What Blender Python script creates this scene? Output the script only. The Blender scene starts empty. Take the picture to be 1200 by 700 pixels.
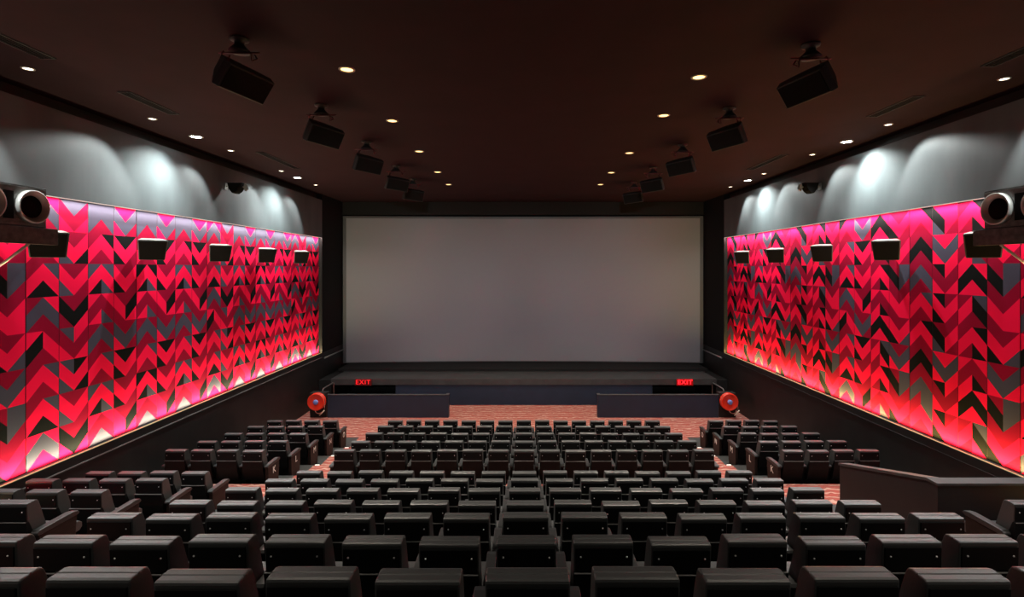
import bpy, bmesh, math, random
from mathutils import Vector, Matrix
random.seed(7)
C = bpy.context.scene
COL = C.collection
PI = math.pi

# ------------------------------------------------------------------ camera
EYE = 6.0                       # metres above the floor in front of the stage
cd = bpy.data.cameras.new('camera'); cam = bpy.data.objects.new('camera', cd); COL.objects.link(cam)
cam.location = (0, 0, EYE); cam.rotation_euler = (PI/2, 0, 0)
cd.sensor_width = 36; cd.lens = 18.0
cd.shift_x = -13/1200; cd.shift_y = -35/1200
cd.clip_start = 0.05; cd.clip_end = 200
C.camera = cam
# ------------------------------------------------------------------ world, exposure
w = bpy.data.worlds.new('world'); C.world = w; w.use_nodes = True
w.node_tree.nodes['Background'].inputs[0].default_value = (0.6, 0.55, 0.6, 1)
w.node_tree.nodes['Background'].inputs[1].default_value = 0.0
C.view_settings.view_transform = 'Standard'; C.view_settings.look = 'None'
C.view_settings.exposure = 0.0; C.view_settings.gamma = 1.0
C.view_settings.use_curve_mapping = False
# light strengths (one place to tune)
P_WARM = 1250       # warm downlights over the seats
P_WALL = 330        # small downlights that draw the scallops
P_BRIGHT = 1150     # the four strong cool downlights
P_LED_LOW = 36     # per metre, warm strip under the panels
P_LED_TOP = 25     # per metre, strip above the panels
P_SCREEN = 5200    # added fill light on the screen
P_HOUSE = 190      # house lamps behind the camera

CEIL = EYE + 3.33
def area(name, loc, rot, sx, sy, power, color, spread=PI):
    d = bpy.data.lights.new(name, 'AREA'); d.shape = 'RECTANGLE'; d.size = sx; d.size_y = sy
    d.energy = power; d.color = color; d.spread = spread
    o = bpy.data.objects.new(name, d); COL.objects.link(o); o.location = loc; o.rotation_euler = rot
    return o
LOWC = (1.0, 0.84, 0.46); TOPC = (1.0, 0.86, 0.80)
for s in (-1, 1):
    # LED strips in the coves below and above each patterned wall
    area('cove_light', (s*9.02, 13.4, 2.252), (PI, s*math.radians(4), 0), 0.03, 19.0, P_LED_LOW*19, LOWC if s < 0 else (1.0, 0.66, 0.20))
    area('cove_light', (s*9.02, 13.4, 7.368), (0, -s*math.radians(4), 0), 0.03, 19.0, P_LED_TOP*19, TOPC)
def spot(name, loc, power, color, angle, blend, tilt=(0, 0), radius=0.05):
    d = bpy.data.lights.new(name, 'SPOT'); d.energy = power; d.color = color
    d.spot_size = math.radians(angle); d.spot_blend = blend; d.shadow_soft_size = radius
    o = bpy.data.objects.new(name, d); COL.objects.link(o); o.location = loc
    o.rotation_euler = (tilt[0], tilt[1], 0)
    return o
# house lamps over the back rows, behind the camera
for x in (-6.0, -2.95, 3.05, 6.0):
    for y in (5.6, 2.6, -0.3):
        if abs(x) > 5 and y > 5: continue
        spot('house_lamp', (x, y, CEIL-0.05), P_HOUSE, (1, 0.87, 0.72), 96, 0.7, radius=0.12)

# unseen fill spots added at the rear to brighten the screen
for tx in (-6.6, -2.2, 2.2, 6.6):
    o = spot('screen_fill', (tx*0.05, -2.6, 7.4), P_SCREEN, (0.94, 0.98, 1.0), 26, 1.0, radius=0.10)
    o.rotation_euler = (Vector((tx, 25.9, 4.7)) - o.location).to_track_quat('-Z', 'Y').to_euler()

# ------------------------------------------------------------------ materials
def mat(name, col, rough=0.6, spec=0.5, metal=0.0, emit=None, estr=0.0, noise=None, bump=None, coat=0):
    m = bpy.data.materials.new(name); m.use_nodes = True
    nt = m.node_tree; b = nt.nodes['Principled BSDF']
    b.inputs['Base Color'].default_value = (*col, 1); b.inputs['Roughness'].default_value = rough
    b.inputs['Specular IOR Level'].default_value = spec; b.inputs['Metallic'].default_value = metal
    if coat: b.inputs['Coat Weight'].default_value = coat
    if emit: b.inputs['Emission Color'].default_value = (*emit, 1); b.inputs['Emission Strength'].default_value = estr
    if noise or bump:
        tc = nt.nodes.new('ShaderNodeTexCoord')
    if noise:
        sc, amt, stretch = noise
        mp = nt.nodes.new('ShaderNodeMapping'); mp.inputs['Scale'].default_value = stretch
        n = nt.nodes.new('ShaderNodeTexNoise'); n.inputs['Scale'].default_value = sc; n.inputs['Detail'].default_value = 6
        r = nt.nodes.new('ShaderNodeValToRGB')
        r.color_ramp.elements[0].position = 0.3; r.color_ramp.elements[1].position = 0.75
        r.color_ramp.elements[0].color = (*[c*(1-amt) for c in col], 1)
        r.color_ramp.elements[1].color = (*[min(1, c*(1+amt)) for c in col], 1)
        nt.links.new(tc.outputs['Object'], mp.inputs[0]); nt.links.new(mp.outputs[0], n.inputs[0])
        nt.links.new(n.outputs[0], r.inputs[0]); nt.links.new(r.outputs[0], b.inputs['Base Color'])
    if bump:
        sc, st = bump
        n = nt.nodes.new('ShaderNodeTexNoise'); n.inputs['Scale'].default_value = sc; n.inputs['Detail'].default_value = 4
        bp = nt.nodes.new('ShaderNodeBump'); bp.inputs['Strength'].default_value = st; bp.inputs['Distance'].default_value = 0.01
        nt.links.new(tc.outputs['Object'], n.inputs[0]); nt.links.new(n.outputs[0], bp.inputs['Height'])
        nt.links.new(bp.outputs[0], b.inputs['Normal'])
    return m
M = {}
M['leather'] = mat('black_leather', (0.044, 0.0475, 0.049), 0.42, 0.55, bump=(60, 0.12))
M['ledge'] = mat('ledge_glint', (0.20, 0.20, 0.20), 0.35, 0.5)  # pale grey that paints the light caught by the shell ledge
M['shell'] = mat('black_plastic', (0.0032, 0.0036, 0.004), 0.55, 0.15)
M['armtop'] = mat('armrest_black', (0.020, 0.022, 0.023), 0.42, 0.4)
M['endpanel'] = mat('dark_brown_panel', (0.013, 0.008, 0.0065), 0.55, 0.2, noise=(8, 0.4, (1, 1, 4)))
M['screw'] = mat('steel_screw', (0.85, 0.85, 0.86), 0.35, 0.5, 0.3)
M['letter'] = mat('white_letter', (0.85, 0.84, 0.80), 0.5)
M['seatbase'] = mat('seat_base_metal', (0.02, 0.02, 0.02), 0.5)
M['upper'] = mat('charcoal_wall', (0.108, 0.124, 0.128), 0.62, 0.35, noise=(0.9, 0.28, (1, 1, 0.35)))
M['lower'] = mat('dark_wainscot', (0.017, 0.017, 0.0165), 0.5, 0.3, noise=(2, 0.2, (1, 1, 1)))
M['black'] = mat('black_masking', (0.008, 0.008, 0.008), 0.8, 0.2)
M['ceil'] = mat('maroon_ceiling', (0.022, 0.0092, 0.0130), 0.85, 0.1, noise=(1.2, 0.12, (1, 1, 1)))
M['screen'] = mat('matte_screen', (0.20, 0.207, 0.222), 0.9, 0.1)
M['screenframe'] = mat('dark_screen_frame', (0.05, 0.05, 0.05), 0.5)
M['stage'] = mat('dark_stage', (0.035, 0.036, 0.036), 0.5, 0.4, noise=(3, 0.2, (1, 1, 1)))
M['navy'] = mat('navy_board', (0.008, 0.020, 0.042), 0.55, 0.4, noise=(2, 0.12, (1, 1, 1)))
M['slate'] = mat('slate_low_wall', (0.009, 0.021, 0.042), 0.5, 0.5, noise=(2, 0.12, (1, 1, 1)))
M['greyfloor'] = mat('grey_vinyl', (0.03, 0.032, 0.031), 0.6, 0.4, noise=(5, 0.25, (1, 1, 1)))
M['speaker'] = mat('speaker_black', (0.012, 0.012, 0.012), 0.55, 0.4, bump=(90, 0.2))
M['cab'] = mat('speaker_cabinet_lit', (0.10, 0.10, 0.095), 0.5, 0.4)  # black cabinet raised to grey for the strong light on its top
M['grille'] = mat('speaker_grille', (0.004, 0.004, 0.004), 0.8, 0.1, bump=(300, 0.4))
M['cabwood'] = mat('scuffed_black_cabinet', (0.085, 0.080, 0.075), 0.45, 0.5, noise=(7, 0.6, (1, 1, 3)), bump=(30, 0.2))
M['channel'] = mat('painted_steel_channel', (0.08, 0.076, 0.072), 0.4, 0.5, noise=(10, 0.6, (1, 1, 1)))
M['ring'] = mat('aluminium_ring', (0.55, 0.53, 0.50), 0.35, 0.5, 0.6)
M['hole'] = mat('dark_port', (0.003, 0.003, 0.003), 0.9, 0.1)
M['cap'] = mat('parapet_cap_glint', (0.045, 0.046, 0.047), 0.5, 0.3, noise=(4, 0.3, (1, 1, 1)))  # lighter than the board to paint the glint along the parapet top
M['parapet'] = mat('parapet_board', (0.013, 0.013, 0.0135), 0.55, 0.3, noise=(2, 0.15, (1, 1, 1)))
M['rail'] = mat('brushed_rail', (0.45, 0.45, 0.44), 0.35, 0.5, 0.9)
M['bead'] = mat('wall_bead', (0.16, 0.16, 0.155), 0.4, 0.5)
M['reelred'] = mat('reel_red', (0.80, 0.035, 0.012), 0.3, 0.5, coat=0.5)
M['reelblue'] = mat('reel_hub_blue', (0.18, 0.26, 0.60), 0.35, 0.5)
M['hose'] = mat('hose_rubber', (0.30, 0.10, 0.07), 0.5)
M['nozzle'] = mat('nozzle_metal', (0.7, 0.62, 0.5), 0.35, 0.5, 0.5)
M['brkt'] = mat('red_brown_bracket', (0.10, 0.02, 0.025), 0.4, 0.5)
M['whitering'] = mat('lamp_trim', (0.35, 0.33, 0.30), 0.5)
M['lampwarm'] = mat('lamp_glass_warm', (1, 0.8, 0.5), emit=(1, 0.58, 0.22), estr=3.2)
M['lampneutral'] = mat('lamp_glass_neutral', (1, 0.9, 0.8), emit=(1, 0.86, 0.66), estr=6)
M['lampcool'] = mat('lamp_glass_cool', (1, 1, 1), emit=(0.90, 1.0, 0.97), estr=60)
M['ledlow'] = mat('led_strip_warm', (0.25, 0.2, 0.1), emit=(1, 0.82, 0.40), estr=0.35)
M['ledtop'] = mat('led_strip_pink', (0.3, 0.25, 0.25), emit=(1, 0.80, 0.74), estr=0.6)
M['exitbox'] = mat('exit_box', (0.03, 0.004, 0.004), 0.4, emit=(1, 0.0, 0.0), estr=0.05)
M['exitbox2'] = mat('exit_box_halo', (0.05, 0.004, 0.004), 0.4, emit=(1, 0.0, 0.0), estr=0.22)  # housing glow stands in for the red halo round the sign
M['exit'] = mat('exit_letters', (0.9, 0.02, 0.02), emit=(1, 0.01, 0.02), estr=1.0)
M['exit2'] = mat('exit_letters_bright', (0.9, 0.02, 0.02), emit=(1, 0.004, 0.008), estr=9)
M['steplight'] = mat('step_light', (0.9, 0.85, 0.8), emit=(1, 0.9, 0.82), estr=0.7)
M['vent'] = mat('slot_vent', (0.006, 0.005, 0.006), 0.8, 0.1)
M['ventedge'] = mat('slot_vent_edge', (0.03, 0.028, 0.03), 0.6)
# panel paints
M['R'] = mat('panel_crimson', (0.92, 0.006, 0.060), 0.8, 0.03)
M['D'] = mat('panel_dark_red', (0.27, 0.003, 0.026), 0.8, 0.03)
M['G'] = mat('panel_grey', (0.060, 0.060, 0.088), 0.8, 0.03)
M['K'] = mat('panel_black', (0.006, 0.007, 0.007), 0.8, 0.03)
M['seam'] = mat('panel_edge', (0.02, 0.006, 0.008), 0.7)

def carpet():
    m = bpy.data.materials.new('red_wave_carpet'); m.use_nodes = True
    nt = m.node_tree; b = nt.nodes['Principled BSDF']
    b.inputs['Roughness'].default_value = 0.95; b.inputs['Specular IOR Level'].default_value = 0.1
    tc = nt.nodes.new('ShaderNodeTexCoord')
    wv = nt.nodes.new('ShaderNodeTexWave'); wv.wave_type = 'BANDS'; wv.bands_direction = 'Y'
    wv.inputs['Scale'].default_value = 1.5; wv.inputs['Distortion'].default_value = 6
    wv.inputs['Detail'].default_value = 2; wv.inputs['Detail Scale'].default_value = 2.0
    r = nt.nodes.new('ShaderNodeValToRGB'); e = r.color_ramp.elements
    e[0].position = 0.0; e[0].color = (0.27, 0.062, 0.050, 1)
    e[1].position = 1.0; e[1].color = (0.40, 0.26, 0.21, 1)
    x = e.new(0.35); x.color = (0.30, 0.085, 0.066, 1)
    x = e.new(0.62); x.color = (0.14, 0.050, 0.043, 1)
    x = e.new(0.82); x.color = (0.36, 0.15, 0.115, 1)
    nt.links.new(tc.outputs['Object'], wv.inputs[0]); nt.links.new(wv.outputs[0], r.inputs[0])
    nt.links.new(r.outputs[0], b.inputs['Base Color'])
    return m
M['carpet'] = carpet()

# ------------------------------------------------------------------ helpers
def new_bm(): return bmesh.new()
def box(bm, x0, x1, y0, y1, z0, z1, mi=0, bev=0.0, seg=2):
    vs = [bm.verts.new((x, y, z)) for x in (x0, x1) for y in (y0, y1) for z in (z0, z1)]
    idx = [(0,1,3,2),(4,6,7,5),(0,4,5,1),(2,3,7,6),(0,2,6,4),(1,5,7,3)]
    fs = [bm.faces.new([vs[i] for i in f]) for f in idx]
    for f in fs: f.material_index = mi
    if bev:
        es = list({e for f in fs for e in f.edges})
        r = bmesh.ops.bevel(bm, geom=es, offset=bev, segments=seg, affect='EDGES', profile=0.5)
        for f in r['faces']: f.material_index = mi
    return fs
def prism(bm, pts, a0, a1, axis='X', mi=0, bev=0.0, seg=2):
    """extrude a closed 2-D outline; axis X: pts=(y,z); axis Y: pts=(x,z); axis Z: pts=(x,y)"""
    def P(p, a):
        return (a, p[0], p[1]) if axis == 'X' else (p[0], a, p[1]) if axis == 'Y' else (p[0], p[1], a)
    A = [bm.verts.new(P(p, a0)) for p in pts]; B = [bm.verts.new(P(p, a1)) for p in pts]
    fs = [bm.faces.new(A), bm.faces.new(B[::-1])]
    n = len(pts)
    for i in range(n): fs.append(bm.faces.new((A[i], B[i], B[(i+1) % n], A[(i+1) % n])))
    for f in fs: f.material_index = mi
    if bev:
        es = list(fs[0].edges) + list(fs[1].edges)
        r = bmesh.ops.bevel(bm, geom=es, offset=bev, segments=seg, affect='EDGES', profile=0.5)
        for f in r['faces']: f.material_index = mi
    return fs
def loop(bm, frames, closed_ends=True, mi=0):
    """skin rings of equal length"""
    rings = [[bm.verts.new(p) for p in fr] for fr in frames]
    n = len(rings[0])
    for a, b in zip(rings, rings[1:]):
        for i in range(n):
            f = bm.faces.new((a[i], a[(i+1) % n], b[(i+1) % n], b[i])); f.material_index = mi; f.smooth = True
    if closed_ends:
        f = bm.faces.new(rings[0][::-1]); f.material_index = mi
        f = bm.faces.new(rings[-1]); f.material_index = mi
def lathe(bm, prof, center=(0,0,0), axis='Z', n=28, mi=0):
    """prof: list of (radius, height along axis)"""
    c = Vector(center); frames = []
    for r, h in prof:
        fr = []
        for i in range(n):
            a = 2*PI*i/n; u, v = r*math.cos(a), r*math.sin(a)
            if axis == 'Z': p = Vector((u, v, h))
            elif axis == 'X': p = Vector((h, u, v))
            else: p = Vector((v, h, u))
            fr.append(c+p)
        frames.append(fr)
    loop(bm, frames, mi=mi)
def tube(bm, pts, r, n=10, mi=0):
    pts = [Vector(p) for p in pts]; frames = []
    for i, p in enumerate(pts):
        d = (pts[min(i+1, len(pts)-1)] - pts[max(i-1, 0)]).normalized()
        up = Vector((0, 0, 1)) if abs(d.z) < 0.9 else Vector((1, 0, 0))
        s = d.cross(up).normalized(); t = s.cross(d)
        frames.append([p + r*(math.cos(2*PI*k/n)*s + math.sin(2*PI*k/n)*t) for k in range(n)])
    loop(bm, frames, mi=mi)
def obj(name, bm, mats, parent=None, loc=None):
    bmesh.ops.recalc_face_normals(bm, faces=bm.faces[:])
    me = bpy.data.meshes.new(name); bm.to_mesh(me); bm.free()
    if not isinstance(mats, (list, tuple)): mats = [mats]
    for m in mats: me.materials.append(m)
    o = bpy.data.objects.new(name, me); COL.objects.link(o)
    if parent: o.parent = parent
    if loc is not None: o.location = loc
    return o
def tag(o, label, cat, group=None, kind=None):
    n = len(label.split()); assert 4 <= n <= 16, (n, label)
    o['label'] = label; o['category'] = cat
    if group: o['group'] = group
    if kind: o['kind'] = kind
    return o
def thing(name, label, cat, loc=(0,0,0), rotz=0, group=None):
    o = bpy.data.objects.new(name, None); COL.objects.link(o); o.empty_display_size = 0.2
    o.location = loc; o.rotation_euler = (0, 0, rotz)
    return tag(o, label, cat, group)
def struct(name, bm, mats):
    o = obj(name, bm, mats); o['kind'] = 'structure'; return o
def copy_tree(o, parent=None):
    c = o.copy(); COL.objects.link(c); c.parent = parent
    for ch in list(o.children): copy_tree(ch, c)
    return c
def text_bm(s, size, depth=0.004):
    cu = bpy.data.curves.new('t', 'FONT'); cu.body = s; cu.size = size; cu.extrude = depth
    cu.align_x = 'CENTER'; cu.align_y = 'CENTER'; cu.offset = 0.0; cu.space_character = 1.12
    t = bpy.data.objects.new('t', cu); COL.objects.link(t)
    dg = bpy.context.evaluated_depsgraph_get(); me = bpy.data.meshes.new_from_object(t.evaluated_get(dg))
    bm = bmesh.new(); bm.from_mesh(me); bpy.data.objects.remove(t); bpy.data.meshes.remove(me)
    return bm
ORD = ['first','second','third','fourth','fifth','sixth','seventh','eighth','ninth','tenth','eleventh','twelfth','thirteenth','fourteenth','fifteenth']

# ------------------------------------------------------------------ row geometry
ROWS = 'ABCDEFGHIJKL'
RY = dict(A=2.78, B=3.97, C=5.16, D=6.36, E=7.55, F=8.74, G=9.94, H=11.92, I=13.11, J=14.30, K=15.49, L=16.68)
RH = dict(A=1.70, B=2.13, C=2.52, D=2.93, E=3.28, F=3.63, G=3.97, H=4.25, I=4.44, J=4.62, K=4.79, L=4.97)
CH = 1.03
RZ = {r: max(0.0, round(EYE-RH[r]-CH, 3)) for r in ROWS}

# ------------------------------------------------------------------ the setting
bm = new_bm()
def terrace(y0, y1, z, red=False, xr=9.3):
    if red: box(bm, -9.3, xr, y0, y1, -0.3, z, 1)
    else:
        for a, b_, mi in ((-9.3, -5.82, 0), (-5.82, -4.52, 1), (-4.52, 4.57, 0), (4.57, 5.82, 1), (5.82, 9.3, 0)):
            box(bm, a, min(b_, xr) if b_ > 8 else b_, y0, y1, -0.3, z, mi)
terrace(-3.0, 1.45, 3.70, False)
seq = list(ROWS)
for i, r in enumerate(seq):
    y0 = RY[r]-0.05 if i else 1.45
    if r == 'H': y0 = RY['H']-0.04
    if r == 'G': y1 = RY['H']-0.04
    elif r == 'L': y1 = 18.2
    else: y1 = RY[seq[i+1]]-0.05
    if r == 'G':
        terrace(y0, 10.85, RZ[r]); terrace(10.85, y1, RZ[r], True)
    else: terrace(y0, y1, RZ[r])
terrace(18.2, 22.5, 0.0, True)
box(bm, -9.3, 9.3, 22.5, 26.6, -0.3, 0.0, 0)
struct('floor', bm, [M['greyfloor'], M['carpet']])

bm = new_bm(); box(bm, -9.6, 9.6, -3.0, 26.6, CEIL, CEIL+0.3); struct('ceiling', bm, M['ceil'])
PZ0, PZ1, PEND = 2.23, 7.39, 22.92
for s, side in ((-1, 'left'), (1, 'right')):
    def sx(a, b): return (min(s*a, s*b), max(s*a, s*b))
    x0, x1 = sx(9.25, 9.6); bm = new_bm(); box(bm, x0, x1, -3.0, 26.6, -0.3, CEIL); struct('wall_'+side, bm, M['lower'])
    x0, x1 = sx(9.0, 9.25); k = 3 if s < 0 else 6
    bm = new_bm(); box(bm, x0, x1, -3.0, PEND, PZ1, CEIL-0.26); struct('trim_%d' % k, bm, M['upper'])          # upper wall lining
    bm = new_bm(); box(bm, x0, x1, -3.0, 26.3, -0.3, PZ0); struct('trim_%d' % (k+1), bm, M['lower'])      # lower wall lining
    bm = new_bm(); box(bm, x0, x1, PEND, 26.3, PZ0, CEIL); struct('trim_%d' % (k+2), bm, M['black'])      # black return beside the screen
bm = new_bm(); box(bm, -9.6, 9.6, 26.3, 26.6, -0.3, CEIL); struct('wall_front', bm, M['black'])
bm = new_bm(); box(bm, -9.6, 9.6, -3.3, -3.0, -0.3, CEIL); struct('wall_back', bm, M['upper'])
# beads running along the lower walls, LED profiles in the coves
t = 0
for s in (-1, 1):
    t += 1
    bm = new_bm(); a, b_ = sorted((s*8.985, s*9.0)); box(bm, a, b_, -3.0, PEND, 2.02, 2.045, 0)
    struct('trim_%d' % t, bm, M['bead'] if s < 0 else M['lower'])
for s, side in ((-1, 'left'), (1, 'right')):
    bm = new_bm(); a, b_ = sorted((s*9.005, s*9.03)); box(bm, a, b_, 3.9, PEND-0.02, PZ0+0.001, PZ0+0.016)
    tag(obj('light_strip', bm, M['ledlow']), 'warm glowing light strip along the foot of the %s chevron wall' % side, 'light strip')
    bm = new_bm(); a, b_ = sorted((s*9.005, s*9.03)); box(bm, a, b_, 3.9, PEND-0.02, PZ1-0.016, PZ1-0.001)
    tag(obj('light_strip', bm, M['ledtop']), 'pinkish glowing light strip along the top of the %s chevron wall' % side, 'light strip')

# stage
bm = new_bm()
box(bm, -8.43, 8.48, 22.45, 26.2, 0.90, 1.16, 0)             # slab with its lip
box(bm, -5.60, 5.68, 22.50, 22.9, 0.0, 0.90, 1)              # navy front
box(bm, -8.98, -8.43, 22.5, 26.2, 0.0, 1.10, 2); box(bm, 8.48, 8.98, 22.5, 26.2, 0.0, 1.10, 2)
box(bm, -8.43, -5.6, 25.2, 25.3, 0.0, 0.9, 2); box(bm, 5.68, 8.48, 25.2, 25.3, 0, 0.9, 2)
box(bm, -8.7, 8.7, 24.1, 26.2, 1.16, 1.28, 2)                # step under the screen
tag(obj('stage', bm, [M['stage'], M['navy'], M['black']]), 'wide dark stage with navy front below the cinema screen', 'stage')
# screen: shallow curve, real thickness
scr = thing('cinema_screen', 'huge pale grey curved cinema screen above the dark stage', 'screen', (0, 25.9, 1.30))
def scrY(x): return 0.0 - 0.40*(x/8.82)**2
NX = 32
def curved(bm, xa, xb, za, zb, yo0, yo1, n=NX, mi=0):
    fr = []
    for i in range(n+1):
        x = xa+(xb-xa)*i/n; y = scrY(x)
        fr.append([(x, y+yo0, za), (x, y+yo1, za), (x, y+yo1, zb), (x, y+yo0, zb)])
    loop(bm, fr, mi=mi)
    for f in bm.faces: f.smooth = False
SZ0, SZ1 = EYE-4.66-1.30, EYE+2.52-1.30
bm = new_bm(); curved(bm, -8.80, 8.80, SZ0, SZ1, -0.02, 0.0)
so = obj('projection_surface', bm, M['screen'], scr)
for p in so.data.polygons: p.use_smooth = False
bm = new_bm()
curved(bm, -8.96, -8.80, SZ0-0.04, SZ1+0.1, -0.03, 0.05, 2); curved(bm, 8.80, 8.96, SZ0-0.04, SZ1+0.1, -0.03, 0.05, 2)
curved(bm, -8.80, 8.80, SZ1, SZ1+0.1, -0.025, 0.05); curved(bm, -8.80, 8.80, SZ0-0.04, SZ0, -0.025, 0.05)
obj('frame', bm, M['screenframe'], scr)['label'] = 'dark thin frame'
bm = new_bm()
for x in (-7.5, -2.5, 2.5, 7.5): box(bm, x-0.05, x+0.05, 0.06, 0.2, 0.0, SZ0+0.5)
obj('support', bm, M['black'], scr)
# black masking header above the screen
bm = new_bm(); box(bm, -8.98, 8.98, 25.45, 25.6, EYE+2.68, CEIL-0.01)
tag(obj('masking_header', bm, M['black']), 'black masking band between cinema screen and ceiling', 'masking')

# low walls in front of the exit passages
for s, side in ((-1, 'left'), (1, 'right')):
    t_ = thing('low_wall', 'slate grey low wall screening the %s exit passage below the stage' % side, 'low wall', (s*3.0, 20.6, 0))
    bm = new_bm()
    a, b_ = sorted((0, s*4.87)); box(bm, a, b_, 0, 0.10, 0, 0.90, 0, 0.004)
    a, b_ = sorted((0, s*0.14)); box(bm, a, b_, 0.10, 0.24, 0, 0.90, 0)
    obj('panel', bm, M['slate'], t_)
    bm = new_bm()
    a, b_ = sorted((-s*0.01, s*4.88)); box(bm, a, b_, -0.015, 0.115, 0.90, 0.93, 0, 0.004)
    a, b_ = sorted((-s*0.01, s*0.11)); box(bm, a, b_, 0.115, 0.25, 0.90, 0.93, 0, 0.004)
    obj('capping', bm, M['cap'], t_)

# exit signs on the stage lip
for px, L, gl, lab in ((-7.0, 'exit', 'exitbox', 'small dim red EXIT sign on the stage lip, left side'),
                       (7.08, 'exit2', 'exitbox2', 'brightly glowing red EXIT sign on the stage lip, right side')):
    t_ = thing('exit_sign', lab, 'exit sign', (px, 22.45, 0.88))
    bm = new_bm(); box(bm, -0.36, 0.36, -0.06, 0.0, 0.0, 0.29, 0, 0.012); obj('housing', bm, M[gl], t_)
    bm = text_bm('EXIT', 0.27); bmesh.ops.scale(bm, vec=(1.08, 1, 1), verts=bm.verts)
    bmesh.ops.rotate(bm, matrix=Matrix.Rotation(PI/2, 3, 'X'), verts=bm.verts); bmesh.ops.translate(bm, vec=(0, -0.065, 0.145), verts=bm.verts)
    obj('lettering', bm, M[L], t_)['label'] = 'glowing red letters EXIT'

# handrails near the passage ends and the two pipe rails beside the screen
for s, side in ((-1, 'left'), (1, 'right')):
    bm = new_bm()
    x = s*8.27
    tube(bm, [(x, 21.12, 0.0), (x, 21.12, 0.99), (x, 21.2, 1.03), (x, 22.25, 1.03), (x, 22.38, 1.0), (x, 22.38, 0.0)], 0.024)
    tag(obj('handrail', bm, M['rail']), 'thin metal handrail behind the red hose reel, %s side' % side, 'handrail')
    bm = new_bm(); tube(bm, [(s*8.93, 23.05, 1.98), (s*8.93, 25.35, 1.98)], 0.035)
    for y in (23.3, 24.2, 25.1): tube(bm, [(s*8.93, y, 1.98), (s*9.0, y, 1.93)], 0.012)
    tag(obj('wall_rail', bm, M['rail']), 'grey pipe rail on the dark wall beside the screen, %s side' % side, 'rail')

# hose reels on dark pedestals
def hose_reel(x, s, side):
    t_ = thing('hose_reel', 'red fire hose reel with blue hub at the %s of the stage' % side, 'hose reel', (x, 20.55, 0))
    bm = new_bm(); box(bm, -0.33, 0.33, 0.10, 0.45, 0, 0.98, 0, 0.01); obj('pedestal', bm, M['lower'], t_)
    z = 0.67
    bm = new_bm()
    lathe(bm, [(0.05, 0.06), (0.335, 0.06), (0.345, 0.04), (0.335, 0.02), (0.31, 0.012), (0.29, 0.03), (0.05, 0.045)][::-1] , (0, -0.16, z), 'Y', 40)
    obj('front_disc', bm, M['reelred'], t_)
    bm = new_bm(); lathe(bm, [(0.05, 0.0), (0.335, 0.0), (0.345, 0.02), (0.335, 0.04), (0.05, 0.04)], (0, 0.04, z), 'Y', 40); obj('rear_disc', bm, M['reelred'], t_)
    bm = new_bm()
    for k in range(5):
        for rr in (0.27, 0.30):
            pts = [(rr*math.cos(a), -0.085+0.028*k, z+rr*math.sin(a)) for a in [2*PI*i/28 for i in range(29)]]
            tube(bm, pts, 0.014, 6)
    hang = [(s*0.30, -0.03, z), (s*0.34, -0.10, z-0.25), (s*0.28, -0.13, z-0.38), (s*0.14, -0.14, z-0.46), (s*0.02, -0.14, z-0.42), (s*-0.03, -0.13, z-0.34)]
    tube(bm, hang, 0.016, 8); obj('hose', bm, M['hose'], t_)
    bm = new_bm(); tube(bm, [(s*0.36, -0.17, z-0.31), (s*0.26, -0.17, z-0.42), (s*0.16, -0.17, z-0.52)], 0.022, 8)
    obj('nozzle', bm, M['nozzle'], t_)
    bm = new_bm(); lathe(bm, [(0.03, 0.06), (0.10, 0.05), (0.10, 0.0), (0.05, -0.03), (0.02, -0.035)], (0, -0.16, z), 'Y', 20)
    for k in range(6):
        a = 2*PI*k/6; box(bm, 0.085*math.cos(a)-0.012, 0.085*math.cos(a)+0.012, -0.19, -0.15, z+0.085*math.sin(a)-0.012, z+0.085*math.sin(a)+0.012)
    obj('hub', bm, M['reelblue'], t_)
    bm = new_bm(); tube(bm, [(0, -0.12, z), (0, 0.12, z)], 0.03); box(bm, -0.05, 0.05, 0.07, 0.10, z-0.3, z+0.1); obj('bracket', bm, M['brkt'], t_)
hose_reel(-8.27, 1, 'left'); hose_reel(8.25, 1, 'right')

# parapet round the vomitory on the right
pp = thing('parapet', 'dark parapet wall with a glint-painted cap enclosing the entry stair on the right', 'parapet', (5.9, 7.29, 1.69))
def pz(z): return z-1.69
bm = new_bm()
box(bm, 0.02, 3.08, 0.02, 0.19, pz(1.70), pz(2.90))
prism(bm, [(0.19, pz(1.69)), (0.31, pz(1.69)), (0.31, pz(1.69)), (1.40, pz(1.35)), (1.40, pz(1.35)), (2.28, pz(1.01)), (2.28, pz(2.32)), (0.19, pz(2.90))][:2] + [(1.40, pz(1.69)), (2.28, pz(1.35)), (2.28, pz(2.32)), (0.19, pz(2.90))], 0.02, 0.18)
obj('board', bm, M['parapet'], pp)
bm = new_bm()
box(bm, 0.0, 3.09, 0.0, 0.21, pz(2.90), pz(2.94), 0, 0.006)
prism(bm, [(0.21, pz(2.90)), (2.30, pz(2.32)), (2.30, pz(2.36)), (0.21, pz(2.94))], 0.0, 0.20)
obj('cap', bm, M['cap'], pp)

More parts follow.
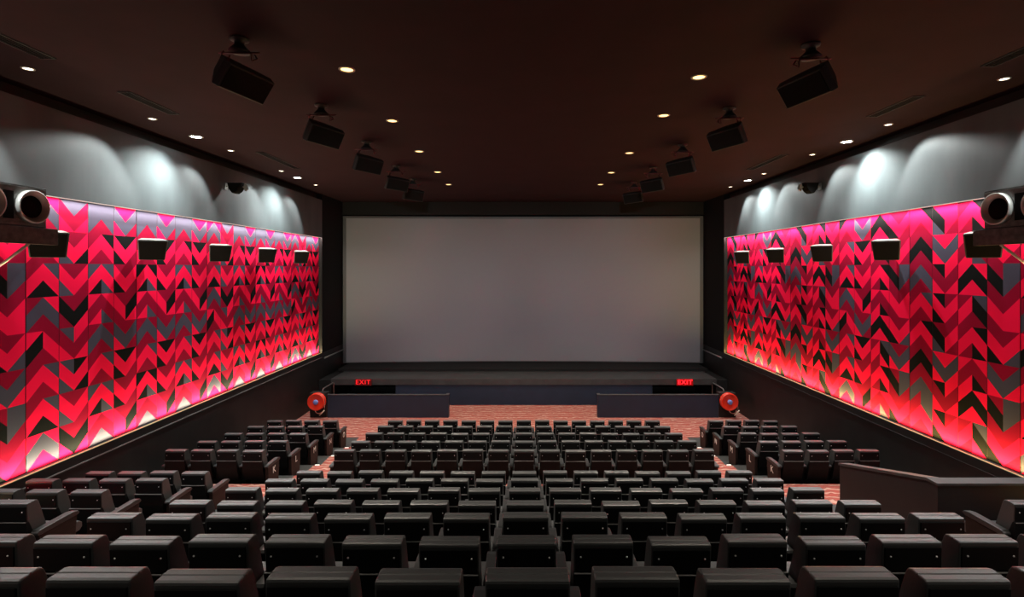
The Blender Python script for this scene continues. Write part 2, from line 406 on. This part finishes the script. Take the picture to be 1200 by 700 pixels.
# ------------------------------------------------------------------ chevron wall panels
# one tile = two halves, each corner/band/centre; rows from the top
A_ = [ # columns: Λ V Λ V
 [('Λ','RGD','RGD'),('Λ','DRD','GRD'),('Λ','DRK','GRK'),('Λ','DGD','RGD'),('Λ','RKD','DRD'),('Λ','DRD','GRD'),('Λ','DRK','GRK'),('Λ','RGR','RGR')],
 [('V','GDR','GDR'),('V','DRG','DRK'),('V','DRG','DRD'),('V','DKD','DKR'),('V','GDR','RDR'),('V','GRG','KRK'),('V','DRG','DRD'),('V','DKR','DKR')],
 [('Λ','GGD','GGD'),('Λ','DRD','KRD'),('Λ','GRK','GRG'),('Λ','RDR','RDG'),('Λ','DGD','DGD'),('Λ','DRD','GRD'),('Λ','GRK','GRG'),('Λ','RDG','RDG')],
 [('V','RGR','RGD'),('V','KRK','KRD'),('V','DRK','DRD'),('V','DRD','DKR'),('V','DGR','DGD'),('V','KRK','KRD'),('V','DRK','DRD'),('V','DRR','DKR')]]
B_ = [A_[2][:], A_[3][:], A_[2][:], A_[3][:]]
B_[0] = A_[2][:]; B_[0][2] = ('Λ','KRK','KRG'); B_[0][6] = ('Λ','KRK','KRG'); B_[0][3] = ('Λ','RDR','RDG')
C_ = [
 [('Λ','RRD','KRD'),('Λ','DKD','DKD'),('Λ','DGD','DGD'),('Λ','DRD','GRD'),('Λ','DRD','KRD'),('Λ','DKD','DKD'),('Λ','DGD','DGG'),('Λ','DRD','GRD')],
 [('V','RKG','RRD'),('V','RGR','RGR'),('V','KDR','RDR'),('V','KRK','DRD'),('V','DKG','DRD'),('V','RGR','RGR'),('V','KDR','RDR'),('V','KRK','DRR')],
 [('Λ','DRD','KRK'),('Λ','RDR','RDG'),('Λ','RKR','RKR'),('Λ','DRD','GKD'),('Λ','DRD','KRK'),('Λ','RDR','RDK'),('Λ','RKR','RKR'),('Λ','DRD','GKR')],
 [('V','DRK','DRD'),('V','DRD','DRD'),('V','DKD','GGD'),('V','DRD','DRR'),('V','DRK','DRG'),('V','DGR','DGR'),('V','DKD','GGD'),('V','DRK','DRD')]]
D_ = [C_[0][:], A_[3][:], C_[2][:], C_[3][:]]
D_[0] = [('Λ','KRD','RRD')]+A_[0][1:]; D_[2] = C_[2][2:]+C_[2][:2]
def chevron_panel(side, y0, design, label):
    s = -1 if side == 'left' else 1
    W = 2.70; tw = W/4; th = (PZ1-PZ0)/8
    t_ = thing('chevron_panel', label, 'wall panel', (s*9.15, y0+W/2, PZ0), 0, 'chevron panels on the %s wall' % side)
    bm = new_bm()
    a, b_ = sorted((s*0.004, s*0.09)); box(bm, a, b_, -W/2+0.006, W/2-0.006, 0, PZ1-PZ0)
    obj('backing', bm, M['seam'], t_)
    bm = new_bm(); names = 'RDGK'
    def quad(pts, c):
        v = [bm.verts.new((0, p[0], p[1])) for p in pts]
        f = bm.faces.new(v if s > 0 else v[::-1]); f.material_index = names.index(c)
    g = 0.006
    for ci in range(4):
        # columns read outward-in for the viewer: left wall near -> far, right wall far -> near
        col = design[ci]
        k = ci if s < 0 else 3-ci
        ya, yb = -W/2+k*tw+(0.011 if k == 0 else g), -W/2+(k+1)*tw-(0.011 if k == 3 else g)
        if s > 0: ya, yb = yb, ya                   # viewer's left is the far side here
        ym = (ya+yb)/2
        for ri, (kind, Lc, Rc) in enumerate(col):
            zt = PZ1-PZ0-ri*th; zb = zt-th; zm = (zt+zb)/2
            for (edge, cols) in ((ya, Lc), (yb, Rc)):
                if kind == 'Λ':
                    quad([(edge, zt), (edge, zm), (ym, zt)], cols[0])
                    quad([(edge, zm), (edge, zb), (ym, zm), (ym, zt)], cols[1])
                    quad([(edge, zb), (ym, zb), (ym, zm)], cols[2])
                else:
                    quad([(edge, zt), (ym, zt), (ym, zm)], cols[0])
                    quad([(edge, zt), (edge, zm), (ym, zb), (ym, zm)], cols[1])
                    quad([(edge, zm), (edge, zb), (ym, zb)], cols[2])
    # give the painted face a body
    r = bmesh.ops.extrude_face_region(bm, geom=bm.faces[:]+bm.edges[:])
    me = bpy.data.meshes.new('painted_face')
    vs = [v for v in r['geom'] if isinstance(v, bmesh.types.BMVert)]
    bmesh.ops.translate(bm, vec=(s*0.003, 0, 0), verts=vs)
    obj('painted_face', bm, [M[c] for c in names], t_)
places = ['beside the camera', 'under the big cabinet speaker', 'second from the near end', 'third from the near end', 'fourth from the near end', 'next to last before the screen', 'nearest the screen']
for side, off, seqd in (('left', 22.87, [A_, B_, A_, B_, B_, A_, C_]), ('right', 22.87, [D_, B_, D_, C_, D_, A_, C_])):
    start = [PEND-2.70*(7-i) for i in range(7)]
    if side == 'left': des = [B_, C_, A_, B_, A_, B_, A_]
    else: des = [A_, A_, C_, D_, C_, D_, C_]
    for i in range(7):
        y0 = start[i]+ (0.0 if side == 'left' else 0.0)
        if i == 0: continue
        lab = 'crimson, grey and black chevron panel on the %s wall, %s' % (side, places[i])
        chevron_panel(side, y0, des[i], lab)
    # plain continuation towards the back of the hall, outside the frame
    chevron_panel(side, start[0], des[0], 'crimson, grey and black chevron panel on the %s wall, beside the camera' % side)

# ------------------------------------------------------------------ wall speakers on the panels
def wall_speaker_proto():
    t_ = bpy.data.objects.new('wall_speaker', None); COL.objects.link(t_)
    # local: +X away from the wall, Y along it, Z up. cabinet tapers to the back and to the bottom
    fw, bw, ft, fb = 0.30, 0.20, 0.25, -0.25
    bm = new_bm()
    F = [(0.30, -fw, ft), (0.30, fw, ft), (0.24, fw*0.86, fb), (0.24, -fw*0.86, fb)]
    Bk = [(0.0, -bw, ft-0.02), (0.0, bw, ft-0.02), (0.02, bw*0.9, fb+0.06), (0.02, -bw*0.9, fb+0.06)]
    loop(bm, [Bk, F])
    for f in bm.faces: f.smooth = False
    bmesh.ops.bevel(bm, geom=bm.edges[:], offset=0.012, segments=2, affect='EDGES')
    R = Matrix.Rotation(math.radians(14), 3, 'Y')
    bmesh.ops.rotate(bm, matrix=R, verts=bm.verts)
    obj('cabinet', bm, M['cab'], t_)
    bm = new_bm()
    F2 = [(0.302, -fw+0.025, ft-0.02), (0.302, fw-0.025, ft-0.02), (0.246, fw*0.86-0.02, fb+0.02), (0.246, -fw*0.86+0.02, fb+0.02)]
    F3 = [(x+0.02, y*0.98, z) for x, y, z in F2]
    loop(bm, [F2, F3]); 
    for f in bm.faces: f.smooth = False
    bmesh.ops.rotate(bm, matrix=R, verts=bm.verts)
    obj('grille', bm, M['grille'], t_)
    bm = new_bm(); box(bm, -0.20, 0.02, -0.05, 0.05, -0.10, 0.02); box(bm, -0.215, -0.19, -0.10, 0.10, -0.16, 0.10)
    obj('bracket', bm, M['speaker'], t_)
    return t_
ws = wall_speaker_proto(); first = True
wsp = [('left', 9.45, 'half hidden behind the cabinet shelf'), ('left', 12.1, 'next along from the cabinet'), ('left', 14.8, 'third along towards the screen'), ('left', 17.5, 'next to last towards the screen'), ('left', 20.2, 'nearest the screen'),
       ('right', 9.75, 'half hidden behind the cabinet shelf'), ('right', 12.35, 'next along from the cabinet'), ('right', 15.0, 'third along towards the screen'), ('right', 17.75, 'next to last towards the screen'), ('right', 20.45, 'nearest the screen')]
for side, y, what in wsp:
    s = -1 if side == 'left' else 1
    o = ws if first else copy_tree(ws); first = False
    yaw = math.radians(-48) if s < 0 else math.radians(180+48)
    o.location = (s*8.90, y+0.15, EYE+0.50); o.rotation_euler = (0, 0, yaw)
    o.rotation_mode = 'XYZ'
    tag(o, 'black surround speaker on the %s chevron wall, %s' % (side, what), 'speaker', 'surround speakers on the %s chevron wall' % side)

# big cabinet speakers with their shelves
for s, side, yend in ((-1, 'left', 8.83), (1, 'right', 9.13)):
    c = yend-0.67
    t_ = thing('subwoofer', 'scuffed black double bass cabinet with pale ringed horn mouth on the %s shelf' % side, 'speaker', (s*8.5, c, 6.685))
    bm = new_bm(); H = 0.69
    a, b_ = sorted((s*-0.28, s*0.36)); box(bm, a, b_, -0.67, 0.67, 0, H, 0, 0.01); obj('cabinet', bm, M['speaker'], t_)
    fx = -s*0.30
    # front board with ports as raised rim, dark slot and two ringed drivers
    bm = new_bm(); a, b_ = sorted((-s*0.28, -s*0.296)); box(bm, a, b_, -0.64, 0.64, 0.03, H-0.03, 0, 0.004); obj('baffle', bm, M['cabwood'], t_)
    bm = new_bm(); a, b_ = sorted((-s*0.296, -s*0.300)); box(bm, a, b_, -0.085, 0.085, 0.12, 0.57); obj('port', bm, M['hole'], t_)
    for yy in (-0.37, 0.37):
        bm = new_bm()
        pr = [(0.18, 0.0), (0.275, 0.0), (0.275, 0.075), (0.262, 0.085), (0.248, 0.078), (0.18, 0.008)]
        frames = []
        for r_, h in pr+[pr[0]]:
            frames.append([Vector((-s*(0.296+h), yy+r_*math.cos(2*PI*i/40), 0.345+r_*math.sin(2*PI*i/40))) for i in range(40)])
        loop(bm, frames, closed_ends=False); rg = obj('ring', bm, M['ring'], t_)
        bm = new_bm()
        frames = []
        for r_, h in [(0.195, 0.004), (0.195, 0.014), (0.08, 0.010), (0.07, 0.014)]:
            frames.append([Vector((-s*(0.296+h), yy+r_*math.cos(2*PI*i/32), 0.345+r_*math.sin(2*PI*i/32))) for i in range(32)])
        loop(bm, frames); obj('cone', bm, M['hole'], rg)
    t2 = thing('speaker_shelf', 'dark steel channel shelf carrying the bass cabinet on the %s wall' % side, 'shelf', (s*8.5, c, 6.41))
    bm = new_bm()
    a, b_ = sorted((-s*0.38, -s*0.36)); box(bm, a, b_, -0.9, 0.78, 0, 0.268, 0, 0.004)      # web facing the hall
    a, b_ = sorted((-s*0.38, s*0.48)); box(bm, a, b_, -0.9, 0.78, 0.255, 0.273, 0, 0.003)
    box(bm, min(-s*0.38, -s*0.28), max(-s*0.38, -s*0.28), -0.9, 0.78, 0.0, 0.018, 0, 0.003)
    obj('channel', bm, M['channel'], t2)
    for yy in (-0.55, 0.30):
        bm = new_bm()
        tube(bm, [(-s*0.33, yy, 0.0), (s*0.5, yy, -0.62)], 0.022, 8); box(bm, min(s*0.46, s*0.5), max(s*0.46, s*0.5), yy-0.03, yy+0.03, -0.66, 0.2)
        obj('bracket', bm, M['ring'], t2)

# small faceted fixtures high on the dark walls
for s, side in ((-1, 'left'), (1, 'right')):
    t_ = thing('surveillance_camera', 'small black bracketed fixture high on the dark %s wall above the chevrons' % side, 'fixture', (s*9.0, 15.5, EYE+2.44))
    bm = new_bm()      # faceted body hanging out from the wall, seen from the hall as a dark bowl
    pr = [(-0.22, 0.15), (0.22, 0.15), (0.20, 0.03), (0.13, -0.10), (0.03, -0.17), (-0.07, -0.16), (-0.16, -0.05)]
    ctr = -s*0.32
    fr = [[(ctr+p[0]*k*(-s), y, p[1]*k2) for p in pr] for y, k, k2 in ((-0.16, 0.86, 0.9), (-0.10, 1, 1), (0.10, 1, 1), (0.18, 0.6, 0.7))]
    loop(bm, fr)
    for f in bm.faces: f.smooth = False
    obj('housing', bm, M['hole'], t_)
    bm = new_bm(); tube(bm, [(0, 0.0, 0.05), (-s*0.08, 0.0, 0.07), (-s*0.16, 0, 0.05)], 0.022); box(bm, min(0, -s*0.02), max(0, -s*0.02), -0.07, 0.07, -0.05, 0.15)
    obj('bracket', bm, M['rail'], t_)
    bm = new_bm(); prism(bm, [(-s*0.58, 0.14), (-s*0.66, 0.10), (-s*0.66, -0.03), (-s*0.60, -0.10), (-s*0.56, 0.0)], -0.05, 0.05, 'Y', 0, 0.008)
    box(bm, min(-s*0.60, -s*0.50), max(-s*0.60, -s*0.50), -0.02, 0.02, 0.02, 0.05)
    obj('side_plate', bm, M['bead'], t_)

# ------------------------------------------------------------------ ceiling speakers
def ceiling_speaker_proto():
    t_ = bpy.data.objects.new('ceiling_speaker', None); COL.objects.link(t_)   # origin at the ceiling
    bm = new_bm()
    lathe(bm, [(0.13, 0.0), (0.13, -0.03), (0.07, -0.04), (0.07, -0.10), (0.10, -0.13), (0.15, -0.19), (0.15, -0.20), (0.02, -0.20)], n=16)
    obj('mount', bm, M['speaker'], t_)
    bm = new_bm()
    tube(bm, [(-0.30, 0, -0.21), (0.30, 0, -0.21)], 0.014, 8)
    for x in (-0.18, 0.18):
        tube(bm, [(x, -0.08, -0.21), (x*1.2, -0.08, -0.27), (x, 0, -0.33)], 0.012, 6); tube(bm, [(x, 0.08, -0.21), (x*1.2, 0.08, -0.27), (x, 0, -0.33)], 0.012, 6)
    obj('yoke', bm, M['brkt'], t_)
    # cabinet: front at +Y local, tapering backwards
    bm = new_bm()
    F = [(-0.36, 0.24, 0.17), (0.36, 0.24, 0.17), (0.36, 0.24, -0.20), (-0.36, 0.24, -0.20)]
    Mi = [(-0.37, 0.10, 0.19), (0.37, 0.10, 0.19), (0.37, 0.10, -0.22), (-0.37, 0.10, -0.22)]
    Bk = [(-0.20, -0.26, 0.13), (0.20, -0.26, 0.13), (0.20, -0.26, -0.12), (-0.20, -0.26, -0.12)]
    loop(bm, [Bk, Mi, F])
    for f in bm.faces: f.smooth = False
    bmesh.ops.bevel(bm, geom=bm.edges[:], offset=0.008, segments=1, affect='EDGES')
    cab = obj('cabinet', bm, M['speaker'], t_, (0, 0, -0.55))
    bm = new_bm(); box(bm, -0.34, 0.34, 0.242, 0.256, -0.18, 0.15, 0, 0.004)
    obj('grille', bm, M['grille'], cab)
    return t_
cs = ceiling_speaker_proto(); first = True
near = ['nearest the camera', 'second from the camera', 'third from the camera', 'fourth from the camera', 'farthest from the camera']
for side, x, ys in (('left', -4.1, [7.4, 10.4, 13.4, 16.5, 19.0]), ('right', 4.27, [7.6, 10.6, 13.7, 16.8, 19.7])):
    for i, y in enumerate(ys):
        o = cs if first else copy_tree(cs); first = False
        o.location = (x, y, CEIL); o.rotation_euler = (0, 0, 0)
        for ch in o.children:
            if ch.name.startswith('cabinet'):
                d = Vector((-math.copysign(1, x), -0.45-0.12*(y-7), -0.85)); ch.rotation_euler = (d.to_track_quat('Y', 'Z').to_matrix() @ Matrix.Rotation(math.copysign(math.radians(5), x), 3, 'Y')).to_euler()
        tag(o, 'black speaker hanging from the ceiling, left row, %s' % near[i] if x < 0 else 'black speaker hanging from the ceiling, right row, %s' % near[i], 'speaker', 'speakers hanging from the ceiling, %s row' % side)

# ------------------------------------------------------------------ downlights
def downlight(name, r, ring, glass, light):
    t_ = bpy.data.objects.new(name, None); COL.objects.link(t_)
    bm = new_bm()
    frames = []
    for rr, h in [(r, 0.0), (r*1.35, 0.0), (r*1.35, -0.012), (r*1.05, -0.018), (r, 0.0)]:
        frames.append([Vector((rr*math.cos(2*PI*i/24), rr*math.sin(2*PI*i/24), h)) for i in range(24)])
    loop(bm, frames, closed_ends=False); obj('trim_ring', bm, ring, t_)
    bm = new_bm(); lathe(bm, [(r, -0.001), (r, -0.006), (r*0.6, -0.014), (r*0.1, -0.018)], n=24); obj('lens', bm, glass, t_)
    if light: light.parent = t_; light.location = (0, 0, -0.035)
    return t_
far = ['nearest the camera', 'second from the camera', 'third from the camera', 'fourth from the camera', 'fifth, farthest from the camera']
L0 = spot('lamp', (0, 0, 0), P_WARM, (1, 0.87, 0.72), 92, 0.6, radius=0.09)
dl = downlight('downlight', 0.10, M['whitering'], M['lampwarm'], L0); first = True
for side, x, ys in (('left', -2.94, [8.54, 11.5, 14.5, 17.6, 20.2]), ('right', 3.05, [8.88, 11.1, 14.7, 17.7, 20.2])):
    for i, y in enumerate(ys):
        o = dl if first else copy_tree(dl); first = False
        o.location = (x, y, CEIL)
        tag(o, 'warm amber ceiling downlight, %s inner row, %s' % (side, far[i]), 'downlight', 'warm downlights, %s inner row' % side)
L1 = spot('lamp', (0, 0, 0), P_WALL, (0.96, 0.98, 0.95), 104, 0.35, (math.radians(-22), 0), radius=0.05)
dw = downlight('downlight', 0.07, M['whitering'], M['lampneutral'], L1); first = True
far2 = ['at the photo edge', 'second from the camera', 'third from the camera', 'fourth from the camera', 'farthest from the camera']
for side, x, ys in (('left', -8.22, [8.5, 11.35, 14.4, 17.4, 20.3]), ('right', 8.42, [8.96, 11.8, 14.9, 17.9, 20.8])):
    for i, y in enumerate(ys):
        o = dw if first else copy_tree(dw); first = False
        o.location = (x, y, CEIL)
        [c for c in o.children if c.type == 'LIGHT'][0].rotation_euler = (math.radians(-22), 0, 0)
        tag(o, 'small pale ceiling downlight beside the %s wall, %s' % (side, far2[i]), 'downlight', 'small downlights beside the %s wall' % side)
L2 = spot('lamp', (0, 0, 0), P_BRIGHT, (0.90, 1.0, 0.98), 112, 1.0, (math.radians(-14), 0), radius=0.05)
db = downlight('downlight', 0.12, M['whitering'], M['lampcool'], L2); first = True
for side, x, ys in (('left', -8.24, [12.9, 18.7]), ('right', 8.47, [13.4, 19.3])):
    for i, y in enumerate(ys):
        o = db if first else copy_tree(db); first = False
        o.location = (x, y, CEIL)
        [c for c in o.children if c.type == 'LIGHT'][0].rotation_euler = (math.radians(-14), math.radians(10 if x < 0 else -10), 0)
        tag(o, 'dazzling cool white ceiling downlight, %s side, %s the camera' % (side, 'nearer' if i == 0 else 'farther from'), 'downlight', 'dazzling cool downlights')
# more wall downlights behind the photo edge
for s in (-1, 1):
    for y in (5.5, 2.5): spot('wall_lamp', (s*8.3, y, CEIL-0.03), P_WALL, (0.96, 0.98, 0.95), 104, 0.35, (math.radians(-22), 0), radius=0.05)
    spot('wall_lamp', (s*8.3, 7.1, CEIL-0.03), P_BRIGHT, (0.90, 1.0, 0.98), 92, 0.7)

# slot diffusers in the ceiling
for side, x, spans in (('left', -7.5, [(7.2, 8.1), (9.6, 11.0), (14.6, 17.0)]), ('right', 7.62, [(7.5, 8.4), (9.85, 11.2), (14.9, 17.2)])):
    for i, (a, b_) in enumerate(spans):
        t_ = thing('slot_vent', 'long dark slot vent in the ceiling, %s side, %s' % (side, ['nearest the camera', 'middle one', 'farthest one'][i]), 'vent', (x, (a+b_)/2, CEIL))
        L = (b_-a)/2
        bm = new_bm()
        for xx in (-0.12, 0.105): box(bm, xx, xx+0.015, -L, L, -0.02, 0.0)
        for yy in (-L, L-0.015): box(bm, -0.12, 0.12, yy, yy+0.015, -0.02, 0.0)
        obj('frame', bm, M['ventedge'], t_)
        bm = new_bm()
        for xx in (-0.09, -0.03, 0.03, 0.09): box(bm, xx-0.02, xx+0.02, -L+0.015, L-0.015, -0.012, -0.002)
        obj('louvre', bm, M['vent'], t_)

# ------------------------------------------------------------------ step lights in the aisles
for r in 'JKL':
    for s, side in ((-1, 'left'), (1, 'right')):
        bm = new_bm(); z = RZ[{'J': 'I', 'K': 'J', 'L': 'K'}[r]]
        box(bm, -0.06, 0.06, -0.03, 0.0, 0.0, 0.022, 0, 0.004)
        o = obj('step_light', bm, M['steplight'], None, (s*5.72, RY[r]-0.06, z))
        tag(o, 'small pale step light on the %s aisle edge, %s' % (side, {'J': 'nearest the camera', 'K': 'middle one', 'L': 'farthest one'}[r]), 'step light', 'step lights in the aisles')

# ------------------------------------------------------------------ cinema seats
BW = 0.232        # half width of a back
def seat_proto():
    t_ = bpy.data.objects.new('cinema_chair', None); COL.objects.link(t_)     # origin: floor, plumb below the rear top edge
    PY, PZ = 0.30, 0.42                                                      # hinge of the backrest
    def sh(p): return (p[0]-PY, p[1]-PZ)
    prof = [(0.012, 0.80), (0.0, 1.012), (0.004, 1.024), (0.018, 1.030), (0.060, 1.030), (0.066, 1.026), (0.072, 1.031), (0.115, 1.032), (0.140, 1.022),
            (0.158, 0.995), (0.185, 0.90), (0.215, 0.80), (0.262, 0.66), (0.325, 0.53), (0.340, 0.45), (0.30, 0.40), (0.20, 0.42), (0.105, 0.60)]
    bm = new_bm(); prism(bm, [sh(p) for p in prof], -BW, BW, 'X', 0, 0.010, 3)
    back = obj('backrest', bm, M['leather'], t_, (0, PY, PZ))
    # rear shell: flush head board, then the lower shell stepping out below a ledge
    bm = new_bm()
    prism(bm, [sh(p) for p in [(-0.004, 0.815), (-0.010, 0.990), (0.004, 0.990), (0.010, 0.815)]], -BW+0.012, BW-0.012, 'X', 0, 0.003, 1)
    prism(bm, [sh(p) for p in [(-0.016, 0.795), (-0.010, 0.802), (0.030, 0.802), (0.115, 0.58), (0.20, 0.40), (0.16, 0.30), (0.10, 0.32), (0.015, 0.60)]], -BW, BW, 'X', 0, 0.004, 2)
    box(bm, -BW+0.004, BW-0.004, -0.020-PY, -0.010-PY, 0.797-PZ, 0.803-PZ, 1)      # pale strip painting the light caught along the ledge
    obj('back_shell', bm, [M['shell'], M['ledge']], back)
    for s in (-1, 1):
        bm = new_bm(); lathe(bm, [(0.0075, 0.0), (0.0075, -0.003), (0.003, -0.007)], (s*0.178, -0.009-PY, 0.925-PZ), 'Y', 10)
        obj('screw', bm, M['screw'], back)
    bm = new_bm(); prism(bm, [(0.27, 0.33), (0.27, 0.41), (0.31, 0.455), (0.62, 0.475), (0.74, 0.465), (0.785, 0.43), (0.79, 0.37), (0.75, 0.33)], -0.25, 0.25, 'X', 0, 0.014, 3)
    obj('seat_cushion', bm, M['leather'], t_)
    bm = new_bm(); box(bm, -0.20, 0.20, 0.32, 0.70, 0.02, 0.335, 0, 0.01); box(bm, -0.24, 0.24, 0.26, 0.74, 0.0, 0.03, 0, 0.004)
    obj('base', bm, M['seatbase'], t_)
    return t_
def arm_proto(name='armrest'):
    # shared arm standing in the gap on the seat's left
    bm = new_bm()
    prism(bm, [(0.06, 0.625), (0.045, 0.655), (0.06, 0.675), (0.50, 0.668), (0.565, 0.655), (0.59, 0.63), (0.57, 0.61), (0.10, 0.61)], -0.042, 0.042, 'X', 0, 0.010, 3)
    return obj(name, bm, M['armtop'])
def support_proto():
    bm = new_bm(); prism(bm, [(0.20, 0.0), (0.56, 0.0), (0.56, 0.03), (0.50, 0.06), (0.54, 0.61), (0.12, 0.61), (0.16, 0.40), (0.22, 0.06)], -0.030, 0.030, 'X', 0, 0.006, 2)
    return obj('support', bm, M['shell'])
seat0 = seat_proto()
arm0 = arm_proto(); sup0 = support_proto(); sup0.parent = arm0
AX = -0.30
arm0.parent = seat0; arm0.location = (AX, 0, 0)
# end unit: arm over a tall brown side panel carrying the row letter
def end_arm_mesh():
    bm = new_bm(); prism(bm, [(0.02, 0.635), (0.02, 0.66), (0.05, 0.685), (0.52, 0.690), (0.60, 0.672), (0.625, 0.64), (0.60, 0.62), (0.05, 0.62)], -0.05, 0.05, 'X', 0, 0.010, 3)
    return bm
def end_panel_mesh():
    bm = new_bm(); prism(bm, [(0.10, 0.0), (0.52, 0.0), (0.56, 0.10), (0.60, 0.62), (0.05, 0.62), (0.07, 0.20)], -0.035, 0.035, 'X', 0, 0.008, 2)
    return bm
EM = end_arm_mesh(); e0 = obj('armrest', EM, M['armtop']); pbm = end_panel_mesh(); ep0 = obj('end_panel', pbm, M['endpanel'])
e0.hide_render = False
used = {'seat': False}
LETTER = dict(H='K', I='L', J='M', K='N', L='O')
def place_seat(x, r, label, group, dy=0, end=0, left_arm=True, letter=False, rz=0):
    if not used['seat']: o = seat0; used['seat'] = True
    else: o = copy_tree(seat0)
    o.location = (x, RY[r]+dy, RZ[r]); o.rotation_euler = (0, 0, rz)
    for ch in list(o.children):
        if ch.name.startswith('backrest'): ch.rotation_euler = (math.radians(random.uniform(-1.3, 1.3)), 0, 0)
    if not left_arm:
        for ch in list(o.children):
            if ch.name.startswith('armrest'):
                for g in list(ch.children): bpy.data.objects.remove(g)
                bpy.data.objects.remove(ch)
    for e in ((end,) if end in (-1, 1) else (-1, 1) if end == 2 else ()):
        a = bpy.data.objects.new('armrest', e0.data); COL.objects.link(a); a.parent = o; a.location = (e*0.305, 0, 0)
        p = bpy.data.objects.new('end_panel', ep0.data); COL.objects.link(p); p.parent = o; p.location = (e*0.305, 0, 0)
        if letter:
            bm = text_bm(LETTER[r], 0.23, 0.002)
            bmesh.ops.rotate(bm, matrix=Matrix.Rotation(PI/2, 3, 'X'), verts=bm.verts)
            bmesh.ops.rotate(bm, matrix=Matrix.Rotation(e*PI/2, 3, 'Z'), verts=bm.verts)
            bmesh.ops.translate(bm, vec=(e*0.038, 0.34, 0.47), verts=bm.verts)
            l = obj('row_letter', bm, M['letter'], p); l['label'] = 'white letter %s' % LETTER[r]
    tag(o, label, 'chair', group)
    return o
X0 = 0.025
for ri, r in enumerate(ROWS):
    ks = list(range(-5, 6)) if r == 'A' else list(range(-7, 8))
    for n, k in enumerate(ks):
        edge_l, edge_r = (k == -7), (k == 7)
        place_seat(X0+0.6*k, r, 'black cinema chair, %s from the left in the %s centre row from the camera' % (ORD[n], ORD[ri]),
                   'chairs of the %s centre row' % ORD[ri], end=-1 if edge_l else 1 if edge_r else 0, left_arm=not edge_l)
# side blocks, left: upper rows D-G (what the photo shows of them), lower rows H-L
for ri, r in enumerate('DEFGHIJKL'):
    n = {'D': 1, 'E': 3}.get(r, 4)
    base, pitch = (-6.40, 0.62) if r in 'DEFG' else (-6.30, 0.605)
    if r == 'E': base, pitch = -6.40, 0.65
    for j in range(n):
        last = (j == 0); dist = n-1-j
        lab = 'black cinema chair, left block, %s row from the camera, %s from the left' % (ORD[ri], ORD[dist])
        if last and r in LETTER: lab = 'black aisle chair with letter %s on its brown end panel, left block' % LETTER[r]
        x = base-pitch*j
        place_seat(x, r, lab, 'chairs of the left block', dy=-0.06 if r == 'E' else 0, end=1 if last else 0, left_arm=(x-0.35 > -8.95), letter=last and r in LETTER)
for ri, r in enumerate('DHIJKL'):
    n = 1 if r == 'D' else 4
    for j in range(n):
        last = (j == 0); x = 6.30+0.59*j + (0.04 if r == 'D' else 0)
        lab = 'black cinema chair, right block, %s row from the camera, %s from the left' % (ORD[ri], ORD[j])
        if last and r in LETTER: lab = 'black aisle chair with letter %s on its brown end panel, right block' % LETTER[r]
        if r == 'D': lab = 'black cinema chair cut by the right photo edge, in front of the parapet'
        o = place_seat(x, r, lab, 'chairs of the right block', end=-1 if last else 0, left_arm=not last, letter=last and r in LETTER)
bpy.data.objects.remove(e0); bpy.data.objects.remove(ep0)
